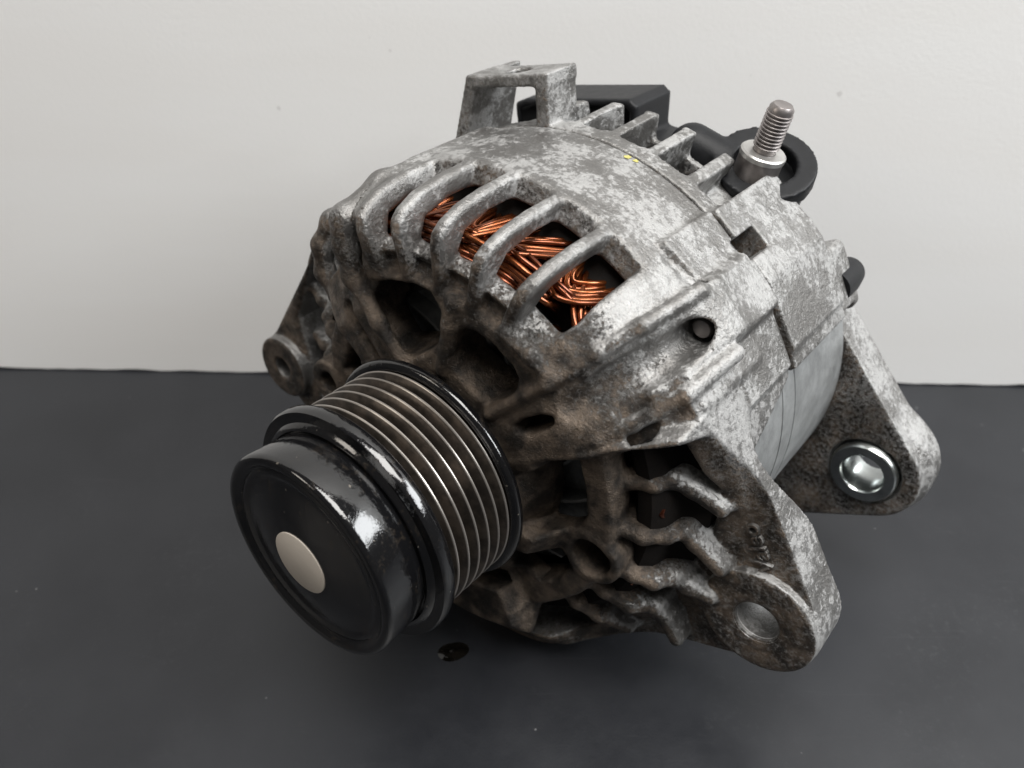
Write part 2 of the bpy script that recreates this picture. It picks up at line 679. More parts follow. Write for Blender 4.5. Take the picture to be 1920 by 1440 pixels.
def frame_prof(ang, v0, v1, P, rnd=0.0):
    """profile polygon P in (u, z), extruded tangentially from v0 to v1"""
    c, s_ = cs(ang)
    vc, vh = (v0 + v1) / 2, (v1 - v0) / 2

    def fn(X, Y, Z):
        u = X * c + Y * s_
        v = np.abs(-X * s_ + Y * c - vc) - vh
        d = poly2(u + 0 * Z, Z + 0 * u, P)
        a, b = d + rnd, v + rnd
        return np.sqrt(np.maximum(a, 0) ** 2 + np.maximum(b, 0) ** 2) + np.minimum(np.maximum(a, b), 0) - rnd
    us = [p[0] for p in P]
    zs = [p[1] for p in P]
    xs, ys = [], []
    for u in (min(us), max(us)):
        for v in (v0, v1):
            xs.append(u * c - v * s_)
            ys.append(u * s_ + v * c)
    bb = [(min(xs) - 7, max(xs) + 7), (min(ys) - 7, max(ys) + 7), (min(zs) - 7, max(zs) + 7)]
    return fn, bb


def frame_slot(ang, half_deg, fin, P, rnd=0.0):
    """like frame_prof, but the slot widens outwards so that the fins between slots keep one width"""
    c, s_ = cs(ang)
    k = math.sin(R(half_deg))

    def fn(X, Y, Z):
        u = X * c + Y * s_
        v = np.abs(-X * s_ + Y * c) - (u * k - fin)
        d = poly2(u + 0 * Z, Z + 0 * u, P)
        a, b = d + rnd, v + rnd
        return np.sqrt(np.maximum(a, 0) ** 2 + np.maximum(b, 0) ** 2) + np.minimum(np.maximum(a, b), 0) - rnd
    xs, ys = [], []
    for u in (48, 80):
        for v in (-6, 6):
            xs.append(u * c - v * s_)
            ys.append(u * s_ + v * c)
    return fn, [(min(xs) - 5, max(xs) + 5), (min(ys) - 5, max(ys) + 5), (-40, 5)]


LUG = (81.7, -27.9)
EAR = (-84.0, -14.0)
FINS = [65.0, 75.6, 86.3, 97.2, 108.0]
WINS = [59.4, 70.3, 81.0, 91.7, 102.6]

# ------------------------------------------------------------------ front housing
def P3(r, a, z):
    return (*pol(r, a), z)


def build_front():
    f = Field((-100, -75, -66), (101, 82, -1.5))
    # drum and front face
    f.apply(revolve([(0, -6), (50, -6), (57, -5.2), (63.0, -4.6), (66.0, -5.2), (68.2, -7.6),
                     (70.4, -13), (71.6, -21), (72, -30), (72, -63), (0, -63)]), 'u')
    # how far forward the face reaches, all round: spoke, arms, bottom slope
    lx, ly = LUG
    ux, uy = -lx / math.hypot(lx, ly), -ly / math.hypot(lx, ly)

    def zarm(X, Y):
        s_ = (X - lx) * ux + (Y - ly) * uy
        t1 = np.clip((s_ - 14) / 30, 0, 1)
        return -36.0 + 15.5 * t1 * t1 * (3 - 2 * t1)

    def limit(X, Y, Z):
        rho = np.sqrt(X * X + Y * Y)[:, :, 0]
        th = np.degrees(np.arctan2(Y, X))[:, :, 0] % 360

        def wt(a0, a1, s0, s1):
            c = (a0 + a1) / 2
            h = (a1 - a0) / 2
            d = (th - c + 180) % 360 - 180
            t = np.where(d < 0, (h + d) / s0 + 1, (h - d) / s1 + 1)
            t = np.clip(t, 0, 1)
            return t * t * (3 - 2 * t)
        zl = np.full_like(rho, -3.0)

        def put(w_, v):
            return zl * (1 - w_) + np.minimum(v, -3.0) * w_
        zl = put(wt(47, 58, 3, 6), np.interp(rho, [0, 50, 54, 60, 64, 67, 69.5, 71.2, 72.2, 80], [-6, -6, -6.5, -9.5, -13, -17.2, -22.5, -29, -37, -44]))
        zl = put(wt(30, 45.5, 5, 4), np.interp(rho, [0, 44, 52, 60, 66, 70, 73, 75, 80], [-6, -6.3, -8.5, -13.5, -18.6, -24.5, -32, -40, -48]))
        tr = np.clip((rho - 50) / 5, 0, 1)
        za = zarm(X, Y)[:, :, 0]
        zl = put(wt(-62, 24, 6, 5), np.interp(rho, [0, 33, 38], [-6, -6, -13.2]) * (1 - tr) + za * tr)
        zl = put(wt(113.5, 147, 1.5, 3), np.interp(rho, [0, 44, 56, 65, 70, 78], [-6, -8, -13, -20, -30, -40]))
        zl = put(wt(148, 226, 3, 6), np.interp(rho, [0, 33, 38, 51, 55, 90], [-6, -6, -13.2, -13.2, -24, -24]))
        zl = put(wt(228, 297, 6, 6), np.minimum(-6, (29.5 - 0.64 * rho) / 0.77))
        return (zl[:, :, None] - Z) * 0.75
    f.apply(limit, 's', 1.2, [(-100, 101), (-75, 82), (-44, 0)])
    # right arm and lug
    lx, ly = LUG
    hl = hull2((0, 0), 71.6, LUG, 15.6)
    ux, uy = -lx / math.hypot(lx, ly), -ly / math.hypot(lx, ly)

    def arm(X, Y, Z):
        d2 = np.maximum(hl(X, Y), -0.545 * X + 0.839 * Y)
        s_ = (X - lx) * ux + (Y - ly) * uy
        zf = zarm(X, Y)
        t2 = np.clip((s_ - 2) / 24, 0, 1)
        zb = -48.5 + 11.5 * t2 * t2 * (3 - 2 * t2)
        return np.maximum(np.maximum(d2, (Z - zf) * 0.9), (zb - Z) * 0.9)
    f.apply(arm, 'u', 3.0, [(10, 101), (-75, 70), (-56, -12)])
    f.apply(extr(circ(lx, ly, 15.4), -48.5, -33.0, 0.8), 'u', 0.8, [(60, 101), (-48, -8), (-54, -28)])
    # left arm and ear
    ex, ey = EAR
    hl2 = hull2((0, 0), 71.2, EAR, 10.5)
    f.apply(extr(lambda X, Y: np.maximum(hl2(X, Y), 0.669 * X + 0.743 * Y), -38, -24, 1.2), 'u', 3.0, [(-100, -20), (-75, 72), (-46, -16)])
    f.apply(extr(circ(ex, ey, 10.8), -38, -20.5, 1.0), 'u', 1.5, [(-100, -66), (-30, 4), (-44, -14)])
    # bolt bosses: right (open channel), left, and two underneath
    f.op(frame_prof(43.5, -9.6, 4.6, [(14, -7), (46, -7.0), (52, -8.8), (60, -14.0), (66, -19), (70.5, -25), (74, -32.5), (76.6, -38.5), (76.8, -43), (74, -54), (72, -63), (14, -63)], 1.5), 'u', 3.5)
    f.op(frame_prof(125, -8.0, 8.0, [(14, -11), (48, -12), (57, -14), (65, -20.5), (70, -30), (72.5, -40), (72.5, -63), (14, -63)], 1.5), 'u', 3.0)
    # flat block behind the right channel
    n50, n31 = cs(50), cs(30.7)

    def block(X, Y, Z):
        a = np.maximum(X * n50[0] + Y * n50[1] - 73.2, X * n31[0] + Y * n31[1] - 72.6)
        v = -X * n50[1] + Y * n50[0]
        a = np.maximum(np.maximum(a, np.abs(v + 12) - 21), 50 - X * n50[0] - Y * n50[1])
        return np.maximum(a, np.abs(Z + 53.3) - 12.6)
    f.apply(block, 'u', 1.6, [(20, 90), (10, 90), (-66, -36)])
    # hollow
    f.apply(revolve([(0, -19), (44, -19), (50, -18), (60, -12), (64, -14), (66, -22), (66.5, -70), (0, -70)]), 's', 1.5)
    # solid floors under the bolt channels
    f.op(frame_prof(125, -8.0, 8.0, [(46, -13), (57, -15), (64.5, -22), (69, -31), (71, -40), (71, -63), (65, -63), (58, -36), (53, -29), (46, -20)], 1.0), 'u', 2.0)
    f.op(frame_prof(51, -7, 4.6, [(49, -8), (59, -10.5), (64, -14.5), (68, -21), (70.5, -30), (70.5, -40), (65, -40), (60, -25), (50, -17)], 1.0), 'u', 1.5)
    # right pocket between ring and arm, then its dipped ribs
    pocket = [pol(50.5, 23), (54.0, 23.5), (58.5, 23.0), (66.5, 12.5), (73.0, -3.0), (68.5, -10.0), (65, -18), (63.5, -34), (60, -41),
              (46, -46), (35, -47.5), (30, -41), pol(51, -34), pol(51, -20), pol(50, -5), pol(49, 10)]
    pk = polyf(pocket)
    f.apply(extr(lambda X, Y: np.maximum(pk(X, Y), np.sqrt(X * X + Y * Y) - 64.5), -60, 5), 's', 2.0, [(24, 84), (-58, 34), (-62, 2)])
    f.apply(extr(pk, -33.5, 5), 's', 1.4, [(24, 84), (-58, 34), (-62, 2)])
    f.op(frame_prof(43.5, -10.4, 4.6, [(40, -9), (52, -10), (60, -15), (66, -20), (70, -26), (73, -33), (75, -40), (75, -63), (65, -63), (58, -36), (53, -29), (40, -20)], 1.2), 'u', 1.6)
    f.op(frame_prof(43.5, -18.0, -8, [(43, -13), (60, -17.0), (66, -20.0), (71, -24), (71, -50), (65, -50), (60, -32), (45, -20)], 1.0), 'u', 2.0)
    ribs = [[P3(45, 12, -15.5), P3(50, 12, -18.3), P3(56, 12, -19.5), P3(59.5, 12.5, -22.5), (62.0, 10.2, -25), (68.5, 5.5, -28)],
            [P3(46, -3.3, -15), P3(54.8, -3.5, -17), P3(59, -3.5, -21), P3(60.8, -3, -24.5), (64.1, -7.7, -27), (70.5, -14.5, -29.5)],
            [P3(47, -18, -14.5), P3(56, -18, -17), P3(61, -18, -19.3), P3(63.7, -18, -24), (63.9, -23.1, -27), (69, -26.5, -30)],
            [P3(47, -32, -15.5), P3(54, -32, -17), P3(61, -32, -19.5), P3(65.5, -30.5, -24), (59, -38.8, -27), (62.5, -47, -29)],
            [P3(47, -46, -15.5), P3(54, -46, -17), P3(61, -46, -20.5), P3(70, -46, -27)]]
    for pr in ribs:
        for p, q in zip(pr[:-1], pr[1:]):
            for dz in (-2.1, -5.0, -8.0, -11.0):
                fn, bb = capsule((p[0], p[1], p[2] + dz), (q[0], q[1], q[2] + dz), 2.1)
                f.apply(fn, 'u', 1.5, bb)
    # ring that carries the ribs
    ring = lambda X, Y: np.abs(np.sqrt(X * X + Y * Y) - 45.8) - 3.6
    f.apply(extr(ring, -21.5, -13.2, 1.0), 'u', 1.5)
    # left pocket and its ribs
    lp = [pol(51, 147), pol(66, 141), (-66, 27), (-76, 6), (-73, -9), (-70, -22), (-60, -34), pol(58, 223), pol(50, 222), pol(50, 190), pol(50, 165)]
    f.apply(extr(polyf(lp), -60, 5), 's', 3.0, [(-84, -28), (-50, 48), (-62, 2)])
    for a in (152, 165.5, 180, 195, 210):
        pr = [(47, -14.5), (54, -17), (59, -20), (62, -24), (66, -24), (67.5 if a < 155 else 71.5, -26)]
        for (r0, z0), (r1, z1) in zip(pr[:-1], pr[1:]):
            x0, y0 = pol(r0, a)
            x1, y1 = pol(r1, a)
            for dz in (-2.2, -5.2, -8.2):
                fn, bb = capsule((x0, y0, z0 + dz), (x1, y1, z1 + dz), 2.2)
                f.apply(fn, 'u', 1.6, bb)
    # winding windows over the shoulder
    for a in WINS:
        head = [(56.2, -2.5), (57.6, -8.0)] if a < 60 else [(51, -2.5), (52.3, -8.6), (55.2, -9.4), (57.3, -8.0)]
        f.op(frame_slot(a, 5.35, 1.75, head + [(60, -14.5), (61.5, -27), (69.5, -31.5), (95, -35), (95, 12), (head[0][0], 12)], 1.0), 's', 2.0)
    # windows along the bottom
    for a in (232, 246, 260):
        fn, bb = frame_box(a, 54, 90, -4.5, 4.5, -31.0, 12, 2.2)
        f.apply(fn, 's', 2.6, bb)
    # openings between the spokes
    holes = [
        ([(-19.7, 45.8), (-12.6, 48.4), (-5.0, 50.2), (0.7, 50.0), (3.7, 46.3), (5.3, 43.5), (3.1, 38.1), (-1.8, 32.7), (-8.1, 28.6), (-13.7, 26.3), (-18.6, 32.6), (-21.4, 40.0)]),
        ([(8.5, 42.3), (10.8, 44.2), (14.3, 44.5), (19.5, 43.1), (24.2, 39.8), (25.9, 37.0), (25.1, 31.7), (21.5, 28.8), (17.0, 26.3), (12.4, 28.1), (7.9, 31.3), (6.6, 35.4)]),
        ([(25.7, 23.8), (27.6, 26.4), (32.8, 30.2), (35.6, 30.8), (36.2, 29.3), (34.8, 27.0), (29.9, 23.3), (26.4, 22.2)]),
        ([(19.5, 2.9), (30, 11.7), (37, 17.1), (38.9, 15.7), (41, 8.5), (42.1, -0.1), (39.5, -5.6), (36.5, -7.3), (30.7, -9.5), (21.3, -10.2)]),
        ([(20.7, -19.7), (24.3, -17.5), (32.3, -16.2), (37.5, -16.2), (38.9, -20.1), (34.1, -27.9), (29, -31), (20.7, -28.3)]),
        ([pol(22, 150), pol(42, 146), pol(42.5, 170), pol(22, 172)]),
        ([pol(22, 182), pol(40, 180), pol(40, 205), pol(22, 208)]),
        ([pol(22, 232), pol(41, 226), pol(42, 262), pol(22, 262)]),
        ([pol(22, 275), pol(42, 272), pol(42, 300), pol(22, 300)]),
    ]
    for H in holes:
        xs = [p[0] for p in H]
        ys = [p[1] for p in H]
        f.apply(extr(polyf(H), -40, 4), 's', 1.5, [(min(xs) - 5, max(xs) + 5), (min(ys) - 5, max(ys) + 5), (-42, 0)])
    f.apply(revolve([(14, -7), (25, -7.2), (31, -15.5), (31, -20), (14, -20)]), 'u', 1.6, [(-40, 40), (-40, 42), (-24, 0)])
    # slit beside the left ridge
    fn, bb = capsule((*pol(46, 134), -9), (*pol(25, 134), -9), 1.8)
    f.apply(fn, 's', 1.0, bb)
    # ridges standing on the spokes
    def ridge(p, q, r0, r1=None, k=3.0):
        fn, bb = capsule(p, q, r0, r1)
        f.apply(fn, 'u', k, bb)
    def bar(pts, k=1.6):
        for (p, ra), (q, rb) in zip(pts[:-1], pts[1:]):
            ridge(p, q, ra, rb, k)
    bar([(P3(30, 52.5, -5.8), 1.4), (P3(52, 49.0, -6.2), 1.5), (P3(63, 48.0, -13.0), 1.6), (P3(70.5, 47.4, -21.4), 1.7), (P3(75.4, 46.6, -37.5), 1.9)], 1.3)
    bar([(P3(46, 30.0, -8.0), 1.4), (P3(53, 30.8, -10.2), 1.6), (P3(60, 31.5, -14.8), 1.7), (P3(71, 33.2, -22.2), 1.8), (P3(76, 34.6, -37), 2.0)], 1.3)
    bar([(P3(26, 106.5, -6.0), 1.5), (P3(39.3, 116.8, -6.4), 1.7), (P3(52, 121.5, -7.6), 2.3), (P3(60, 119, -8.6), 3.2), (P3(65.2, 116.4, -9.5), 3.8), (P3(68.6, 114.2, -22), 4.2), (P3(69.5, 113, -60), 4.0)], 2.6)
    bar([(P3(53, 147, -16.0), 2.2), (P3(60, 144, -16.0), 2.6), (P3(65, 138.5, -16.5), 2.8), (P3(67.8, 133, -19), 3.0), (P3(69, 131.5, -32), 3.0), (P3(69, 131, -60), 3.0)], 2.2)
    bar([(P3(53, 147, -16.0), 2.0), (P3(50.5, 140, -14.5), 1.8), (P3(50.5, 130, -13), 1.8)], 2.0)
    # groove between the first fin and the bar
    for p, q in ((P3(57, 112.5, -7.5), P3(66.5, 111.3, -4.5)), (P3(66.5, 111.3, -4.5), P3(73, 110.6, -16)), (P3(73, 110.6, -16), P3(74, 110.0, -34))):
        fn, bb = capsule(p, q, 2.0)
        f.apply(fn, 's', 2.0, bb)
    # short bright pads between the upper right spoke and the window ring
    bar([(P3(54.2, 64, -5.2), 1.7), (P3(54.8, 56, -5.4), 1.8), (P3(53.5, 50.5, -6.6), 1.5)], 1.3)
    bar([(P3(30, 83.5, -6.0), 1.5), (P3(44, 81.5, -6.0), 1.5), (P3(51, 81, -6.2), 1.8)], 2.0)
    # bolt channels
    def cut(p, q, r0, r1=None, k=1.5):
        fn, bb = capsule(p, q, r0, r1)
        f.apply(fn, 's', k, bb)
    c43 = cs(43.5)
    def uv(u, v, z):
        return (u * c43[0] - v * c43[1], u * c43[1] + v * c43[0], z)
    cut(uv(53.5, -2.8, -6.6), uv(62, -3.1, -12.0), 3.6, 4.4, 1.6)
    cut(uv(62, -3.1, -12.0), uv(69, -3.4, -19.5), 4.4, 4.6, 1.6)
    cut(uv(69, -3.4, -19.5), uv(74.0, -3.6, -30), 4.6, 4.2, 1.6)
    fn, bb = capsule(uv(71.2, -3.6, -28), uv(71.2, -3.6, -47), 3.7)
    f.apply(fn, 's', 0.8, bb)
    c125 = cs(126)
    def uv2(u, v, z):
        return (u * c125[0] - v * c125[1], u * c125[1] + v * c125[0], z)
    cut(uv2(55, -1.5, -10), uv2(64, -0.5, -17), 3.8, 4.4, 1.6)
    cut(uv2(64, -0.5, -17), uv2(74, 0.5, -36), 4.4, 5.0, 1.6)
    # round boss with a hole on the ring, another on the left
    for (bx, by, ro, ri) in ((44.2, -12.9, 8.2, 5.4), (-50.5, -1.5, 7.5, 3.6)):
        b4 = [(bx - 14, bx + 14), (by - 14, by + 14), (-30, -8)]
        f.apply(extr(circ(bx, by, ro), -25, -13.0, 0.9), 'u', 1.5, b4)
        f.apply(extr(circ(bx, by, ri), -40, 0), 's', 1.2, [b4[0], b4[1], (-42, 0)])
    # lug and ear bores
    f.apply(extr(circ(lx, ly, 5.7), -60, -20), 's', 1.6, [(70, 95), (-40, -16), (-60, -20)])
    f.apply(extr(lambda X, Y: np.abs(np.sqrt((X - lx) ** 2 + (Y - ly) ** 2) - 9.3) - 0.25, -33.3, -30), 's', 0.3, [(66, 98), (-44, -12), (-36, -30)])
    f.apply(extr(circ(ex, ey, 3.4), -60, -10), 's', 1.2, [(-96, -72), (-26, -2), (-60, -10)])
    # skirt cut back on the right so that the stator shows
    def skirt(X, Y, Z):
        th = np.degrees(np.arctan2(Y, X))
        lim = -39.5 - np.clip((th - 13.5) / 9.5, 0, 1) * 30
        rho = np.sqrt(X * X + Y * Y)
        m = np.maximum(np.maximum(Z - lim, (th - 24) * 1.0), (-75 - th) * 1.0)
        return np.maximum(m, 60 - rho) + np.maximum(rho - 74, 0) * 3
    f.apply(skirt, 's', 1.2, [(10, 80), (-75, 40), (-66, -36)])
    # short dark groove at the front of the block
    fn, bb = capsule(P3(73, 54.0, -39.8), P3(74.0, 46.5, -41.0), 1.5)
    f.apply(fn, 's', 0.8, bb)
    # back edge trim
    f.apply(lambda X, Y, Z: np.maximum(Z + 62.3, -100 - Z) + 0 * X + 0 * Y, 's', 0.6, [(-100, 101), (-75, 82), (-66, -60)])
    # square notch at the parting line
    fn, bb = frame_box(47.5, 66, 90, -3.2, 3.2, -66, -60.8, 0.3)
    f.apply(fn, 's', 0.3, bb)
    return f.mesh("front_housing")


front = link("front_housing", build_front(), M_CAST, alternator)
front["label"] = "mottled front casting caked with brown grease"


# ------------------------------------------------------------------ rear housing
def build_rear():
    f = Field((-74, -75, -124), (101, 92, -62.5))
    f.apply(revolve([(0, -63), (72, -63), (72, -68.5), (66, -70), (64.5, -80), (65.5, -85), (65.5, -89), (58, -91), (50, -92), (50, -112), (0, -112)]), 'u')
    # solid quarter on the right with bolt block
    def quarter(X, Y, Z):
        rho = np.sqrt(X * X + Y * Y)
        th = np.degrees(np.arctan2(Y, X))
        return np.maximum(np.maximum(rho - 73.5, np.abs(th - 33) - 11.0), np.maximum(Z + 63, -95 - Z))
    f.apply(quarter, 'u', 1.5)
    n50, n31 = cs(50), cs(30.7)

    def block(X, Y, Z):
        a = np.maximum(X * n50[0] + Y * n50[1] - 73.4, X * n31[0] + Y * n31[1] - 73.6)
        v = -X * n50[1] + Y * n50[0]
        a = np.maximum(np.maximum(a, np.abs(v + 11) - 19), 50 - X * n50[0] - Y * n50[1])
        return np.maximum(a, np.abs(Z + 79) - 16) - 0.3
    f.apply(block, 'u', 1.6, [(20, 90), (10, 90), (-98, -60)])
    f.op(frame_box(28.0, 40, 71.0, -10.0, 10.0, -112, -80.0, 2.5), 'u', 2.5)
    # rear lug plate
    lx, ly = LUG
    hl = hull2((22, -17), 54.0, LUG, 16.4)
    f.apply(extr(hl, -121, -107, 1.2), 'u', 2.0, [(0, 101), (-75, 75), (-124, -100)])
    f.apply(extr(circ(lx, ly, 18.0), -122.5, -112, 2.0), 'u', 3.0, [(60, 101), (-50, -6), (-124, -104)])
    f.apply(extr(circ(lx, ly, 15.2), -112, -106.3, 0.5), 'u', 0.3, [(60, 101), (-50, -6), (-116, -102)])
    f.apply(extr(circ(lx, ly, 11.1), -130, -100), 's', 0.3, [(64, 99), (-46, -10), (-124, -100)])
    # axial fins on the top
    for a in (102.5, 93, 84, 74.5, 64.3):
        f.op(frame_prof(a, -1.9, 1.9, [(57, -66), (71.8, -66), (72.6, -88), (72.0, -89.5), (57, -90)], 0.7), 'u', 1.6)
    # hollow behind the fins
    f.apply(revolve([(0, -60), (66.5, -60), (60, -72), (60, -90), (55, -100), (0, -100)]), 's', 0.8)
    for a in (97.7, 88.5, 79.2, 69.4):
        f.op(frame_box(a, 54, 90, -4.3, 4.3, -87.0, -69.5, 1.0), 's', 0.6)
    # bridge bracket on top
    tx, ty = cs(11.3)
    def br(X, Y):
        return (X + 23.2) * tx + (Y - 81.95) * ty, -(X + 23.2) * ty + (Y - 81.95) * tx
    def plate(X, Y, Z):
        u, v = br(X, Y)
        a, b, c = np.abs(u) - 13.6, np.abs(v + 1.6) - 1.6, np.abs(Z + 69.3) - 6.9
        return np.maximum(np.maximum(a, b), c)
    bbk = [(-48, 4), (56, 92), (-84, -58)]
    f.apply(plate, 'u', 0.5, bbk)
    legL = [(-37.0, 79.2), (-33.6, 80.0), (-37.2, 60.0), (-42.0, 60.0)]
    legR = [(-13.6, 83.0), (-9.6, 84.6), (-7.6, 66.0), (-12.2, 66.0)]
    f.apply(extr(polyf(legL), -83.5, -62.8, 0.6), 'u', 1.0, bbk)
    f.apply(extr(polyf(legR), -76.0, -62.8, 0.6), 'u', 1.0, bbk)
    f.apply(lambda X, Y, Z: np.maximum(np.sqrt((X + 23.2) ** 2 + (Z + 69.3) ** 2) - 3.4, 74 - Y), 's', 0.5, bbk)
    # square notch at the parting line
    fn, bb = frame_box(47.5, 66, 90, -3.2, 3.2, -72.0, -60, 0.3)
    f.apply(fn, 's', 0.3, bb)
    # front trim: butt against the front housing with a hairline joint
    f.apply(lambda X, Y, Z: np.maximum(-63.0 - Z, Z - 0) * 1.0 + 0 * X + 0 * Y, 's', 0.0, [(-74, 101), (-75, 92), (-66, -60)])
    # open below the block so that the stator shows
    def cutr(X, Y, Z):
        th = np.degrees(np.arctan2(Y, X))
        rho = np.sqrt(X * X + Y * Y)
        return np.maximum(np.maximum(Z * -1 - 107.0, th - 21.5), np.maximum(-90 - th, 58 - rho))
    f.apply(cutr, 's', 0.3, [(0, 101), (-75, 40), (-110, -60)])
    return f.mesh("rear_housing")


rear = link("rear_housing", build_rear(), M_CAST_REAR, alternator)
rear["label"] = "pale mottled rear casting with fins and bridge bracket"

lathe("stator_core", [(58, -39), (67.4, -39), (67.4, -66), (58, -66)], M_STATOR, alternator, 192, closed=True)
lathe("rear_barrel", [(60, -66.0), (67.6, -66.0), (67.6, -73), (67.1, -73.4), (67.6, -73.8), (67.6, -106.6), (60, -106.6)], M_STATOR, alternator, 96, arc=(-100, 26))
lathe("rear_winding_bed", [(50, -66), (56.5, -67), (58, -72), (57, -86), (50, -88)], M_DARK, alternator, 96)

# bushing in the rear lug
bush = lathe("bushing", [(6.1, -119), (6.1, -106.2), (6.7, -105.4), (9.6, -105.4), (10.3, -106.2), (10.3, -119)], M_ZINC, alternator, 64, LUG, closed=True)
lathe("lug_bore", [(5.72, -48.4), (5.72, -34.3), (6.35, -33.25)], M_BORE, alternator, 64, LUG)

# ------------------------------------------------------------------ pulley
pulley = bpy.data.objects.new("pulley", None)
col.objects.link(pulley)
pulley.parent = alternator
pulley["label"] = "black pulley with six grooves and a glossy end cap"
prof = [(20, -2.4), (30.4, -2.4), (31.05, -1.9), (31.05, -0.9), (30.2, -0.3)]
z = 0.83
prof += [(29.0, -0.2), (26.6, z - 1.75)]
for i in range(6):
    zz = z + 3.56 * i
    prof += [(26.5, zz - 1.55), (29.2, zz - 0.32), (29.38, zz - 0.13), (29.38, zz + 0.13), (29.2, zz + 0.32), (26.5, zz + 1.55)]
prof += [(26.4, 20.9)]
lathe("grooved_rim", prof, M_GROOVE, pulley, 192)
lathe("front_flange", [(26.4, 20.85), (29.6, 21.2), (30.9, 21.7), (31.35, 22.3), (31.35, 24.6), (30.9, 25.35), (28.4, 25.5), (27.5, 26.5), (26.9, 26.7), (26.1, 26.3), (25.7, 26.5), (25.7, 28)], M_PAINT, pulley, 192)
lathe("rear_flange", [(29.6, -2.8), (30.9, -2.7), (31.35, -2.2), (31.35, -0.9), (30.9, -0.35), (29.3, 0.0)], M_PAINT, pulley, 192)
cap = lathe("end_cap", [(25.6, 26.9), (26.2, 27.0), (26.5, 27.5), (27.15, 37.0), (27.0, 37.9), (26.5, 38.5), (25.4, 38.7), (24.7, 38.5), (24.2, 37.9), (23.4, 37.5), (22.7, 37.8), (21.8, 37.9), (21.2, 37.5), (20.2, 37.5), (18, 38.0), (13, 39.0), (9, 39.7), (0.001, 40.0)], M_PAINT, pulley, 192)
lathe("shaft_plug", [(8.2, 39.4), (8.2, 40.0), (8.0, 40.1), (0.001, 40.15)], M_STICKER, pulley, 64)
lathe("hub", [(24.4, 27.4), (24.4, 24), (18, -2.4), (18, -12), (0.001, -12)], M_PAINT, pulley, 64)

# ------------------------------------------------------------------ rotor seen through the openings
def rotor_mesh():
    bm = bmesh.new()
    n = 16
    me = bpy.data.meshes.new("rotor")
    # disc
    ring = []
    segs = 96
    V = []
    for rr, zz in ((16, -26), (41, -24.5), (43.5, -27), (43.5, -58), (16, -58)):
        for k in range(segs):
            a = 2 * math.pi * k / segs
            V.append((rr * math.cos(a), rr * math.sin(a), zz))
    F = []
    for i in range(4):
        for k in range(segs):
            F.append((i * segs + k, i * segs + (k + 1) % segs, (i + 1) * segs + (k + 1) % segs, (i + 1) * segs + k))
    # fan blades
    for b in range(11):
        a0 = 2 * math.pi * b / 11 + 0.2 * math.sin(b * 2.1)
        pts = []
        for t in np.linspace(0, 1, 7):
            rr = 24 + 17 * t
            aa = a0 + 0.42 * t
            pts.append((rr, aa))
        base = len(V)
        for rr, aa in pts:
            for (dz, w_) in ((-25.5, 0.0), (-19.6, 0.0), (-19.6, 1.1), (-25.5, 1.1)):
                V.append((rr * math.cos(aa) - w_ * math.sin(aa), rr * math.sin(aa) + w_ * math.cos(aa), dz))
        for i in range(6):
            for k in range(4):
                F.append((base + i * 4 + k, base + i * 4 + (k + 1) % 4, base + (i + 1) * 4 + (k + 1) % 4, base + (i + 1) * 4 + k))
        F.append((base, base + 1, base + 2, base + 3))
        F.append((base + 24, base + 27, base + 26, base + 25))
    bm.free()
    return mesh_np("rotor", loc_mm(np.array(V)), faces=F, smooth=False)


link("rotor", rotor_mesh(), M_ROTOR, alternator)

# ------------------------------------------------------------------ stator winding
winding = bpy.data.objects.new("stator_winding", None)
col.objects.link(winding)
winding.parent = alternator
winding["label"] = "orange copper wire coils"
lathe("winding_bed", [(49.5, -39), (49.5, -24), (52, -20.5), (56, -20.0), (58.6, -23), (60, -28), (65.3, -33), (65.3, -39)], M_DARK, winding, 128)


def wire(path, rad):
    me = tube_mesh("copper_wire", loc_mm(np.array(path)), rad * 0.001, 8)
    link("copper_wire", me, M_COPPER, winding)


def pt(r, a, z):
    return (r * math.cos(R(a)), r * math.sin(R(a)), z)


# nested coil heads, six wires to a bundle
for b in range(11):
    a0 = 50.5 + b * 6.2 + random.uniform(-0.9, 0.9)
    span = random.uniform(12, 19)
    rb = (62.6, 60.6, 61.8, 59.6)[b % 4] + random.uniform(-0.3, 0.3)
    crown = -13.8 - (b % 3) * 1.5 + random.uniform(-0.8, 0.8)
    skew = (6.0, -5.0, 2.0, -2.5)[b % 4]
    for j in range(8):
        path = []
        jz = j * 1.32 + random.uniform(-0.5, 0.5)
        o1, o2 = random.uniform(-0.8, 0.8), random.uniform(-0.8, 0.8)
        for t in np.linspace(0.02, 0.98, 17):
            s_ = math.sin(math.pi * t)
            w_ = span * (1 - 0.09 * j)
            a = a0 + (t - 0.5) * w_ + skew * (s_ ** 0.7 - 0.5) + o1 * math.sin(3 * t + j)
            zz = -37 + (crown + 37 - jz) * s_ ** 0.5 + o2 * math.sin(5 * t)
            path.append(pt(rb - 1.2 * s_ ** 3 - 0.4 * (j % 2) + 0.35 * math.sin(4 * t + 2 * j), a, zz))
        wire(path, 0.68)
# bundles laid round the ring in front of and under the heads
for b in range(5):
    for j in range(8):
        ln = random.uniform(22, 44)
        a0 = random.uniform(57 + ln / 2, 116 - ln / 2)
        r0 = 53.8 + 1.22 * j + random.uniform(-0.3, 0.3)
        z0 = -11.8 - b * 1.5 - 0.25 * j
        ph = b * 1.3 + random.uniform(-0.5, 0.5)
        path = []
        for t in np.linspace(0, 1, 17):
            a = a0 + ln * (t - 0.5)
            path.append(pt(r0 + 0.6 * math.sin(a * 0.22 + ph) - 2.5 * (2 * t - 1) ** 6, a, z0 + 0.8 * math.sin(a * 0.3 + ph * 1.3) - 4.5 * (2 * t - 1) ** 8))
        wire(path, 0.68)
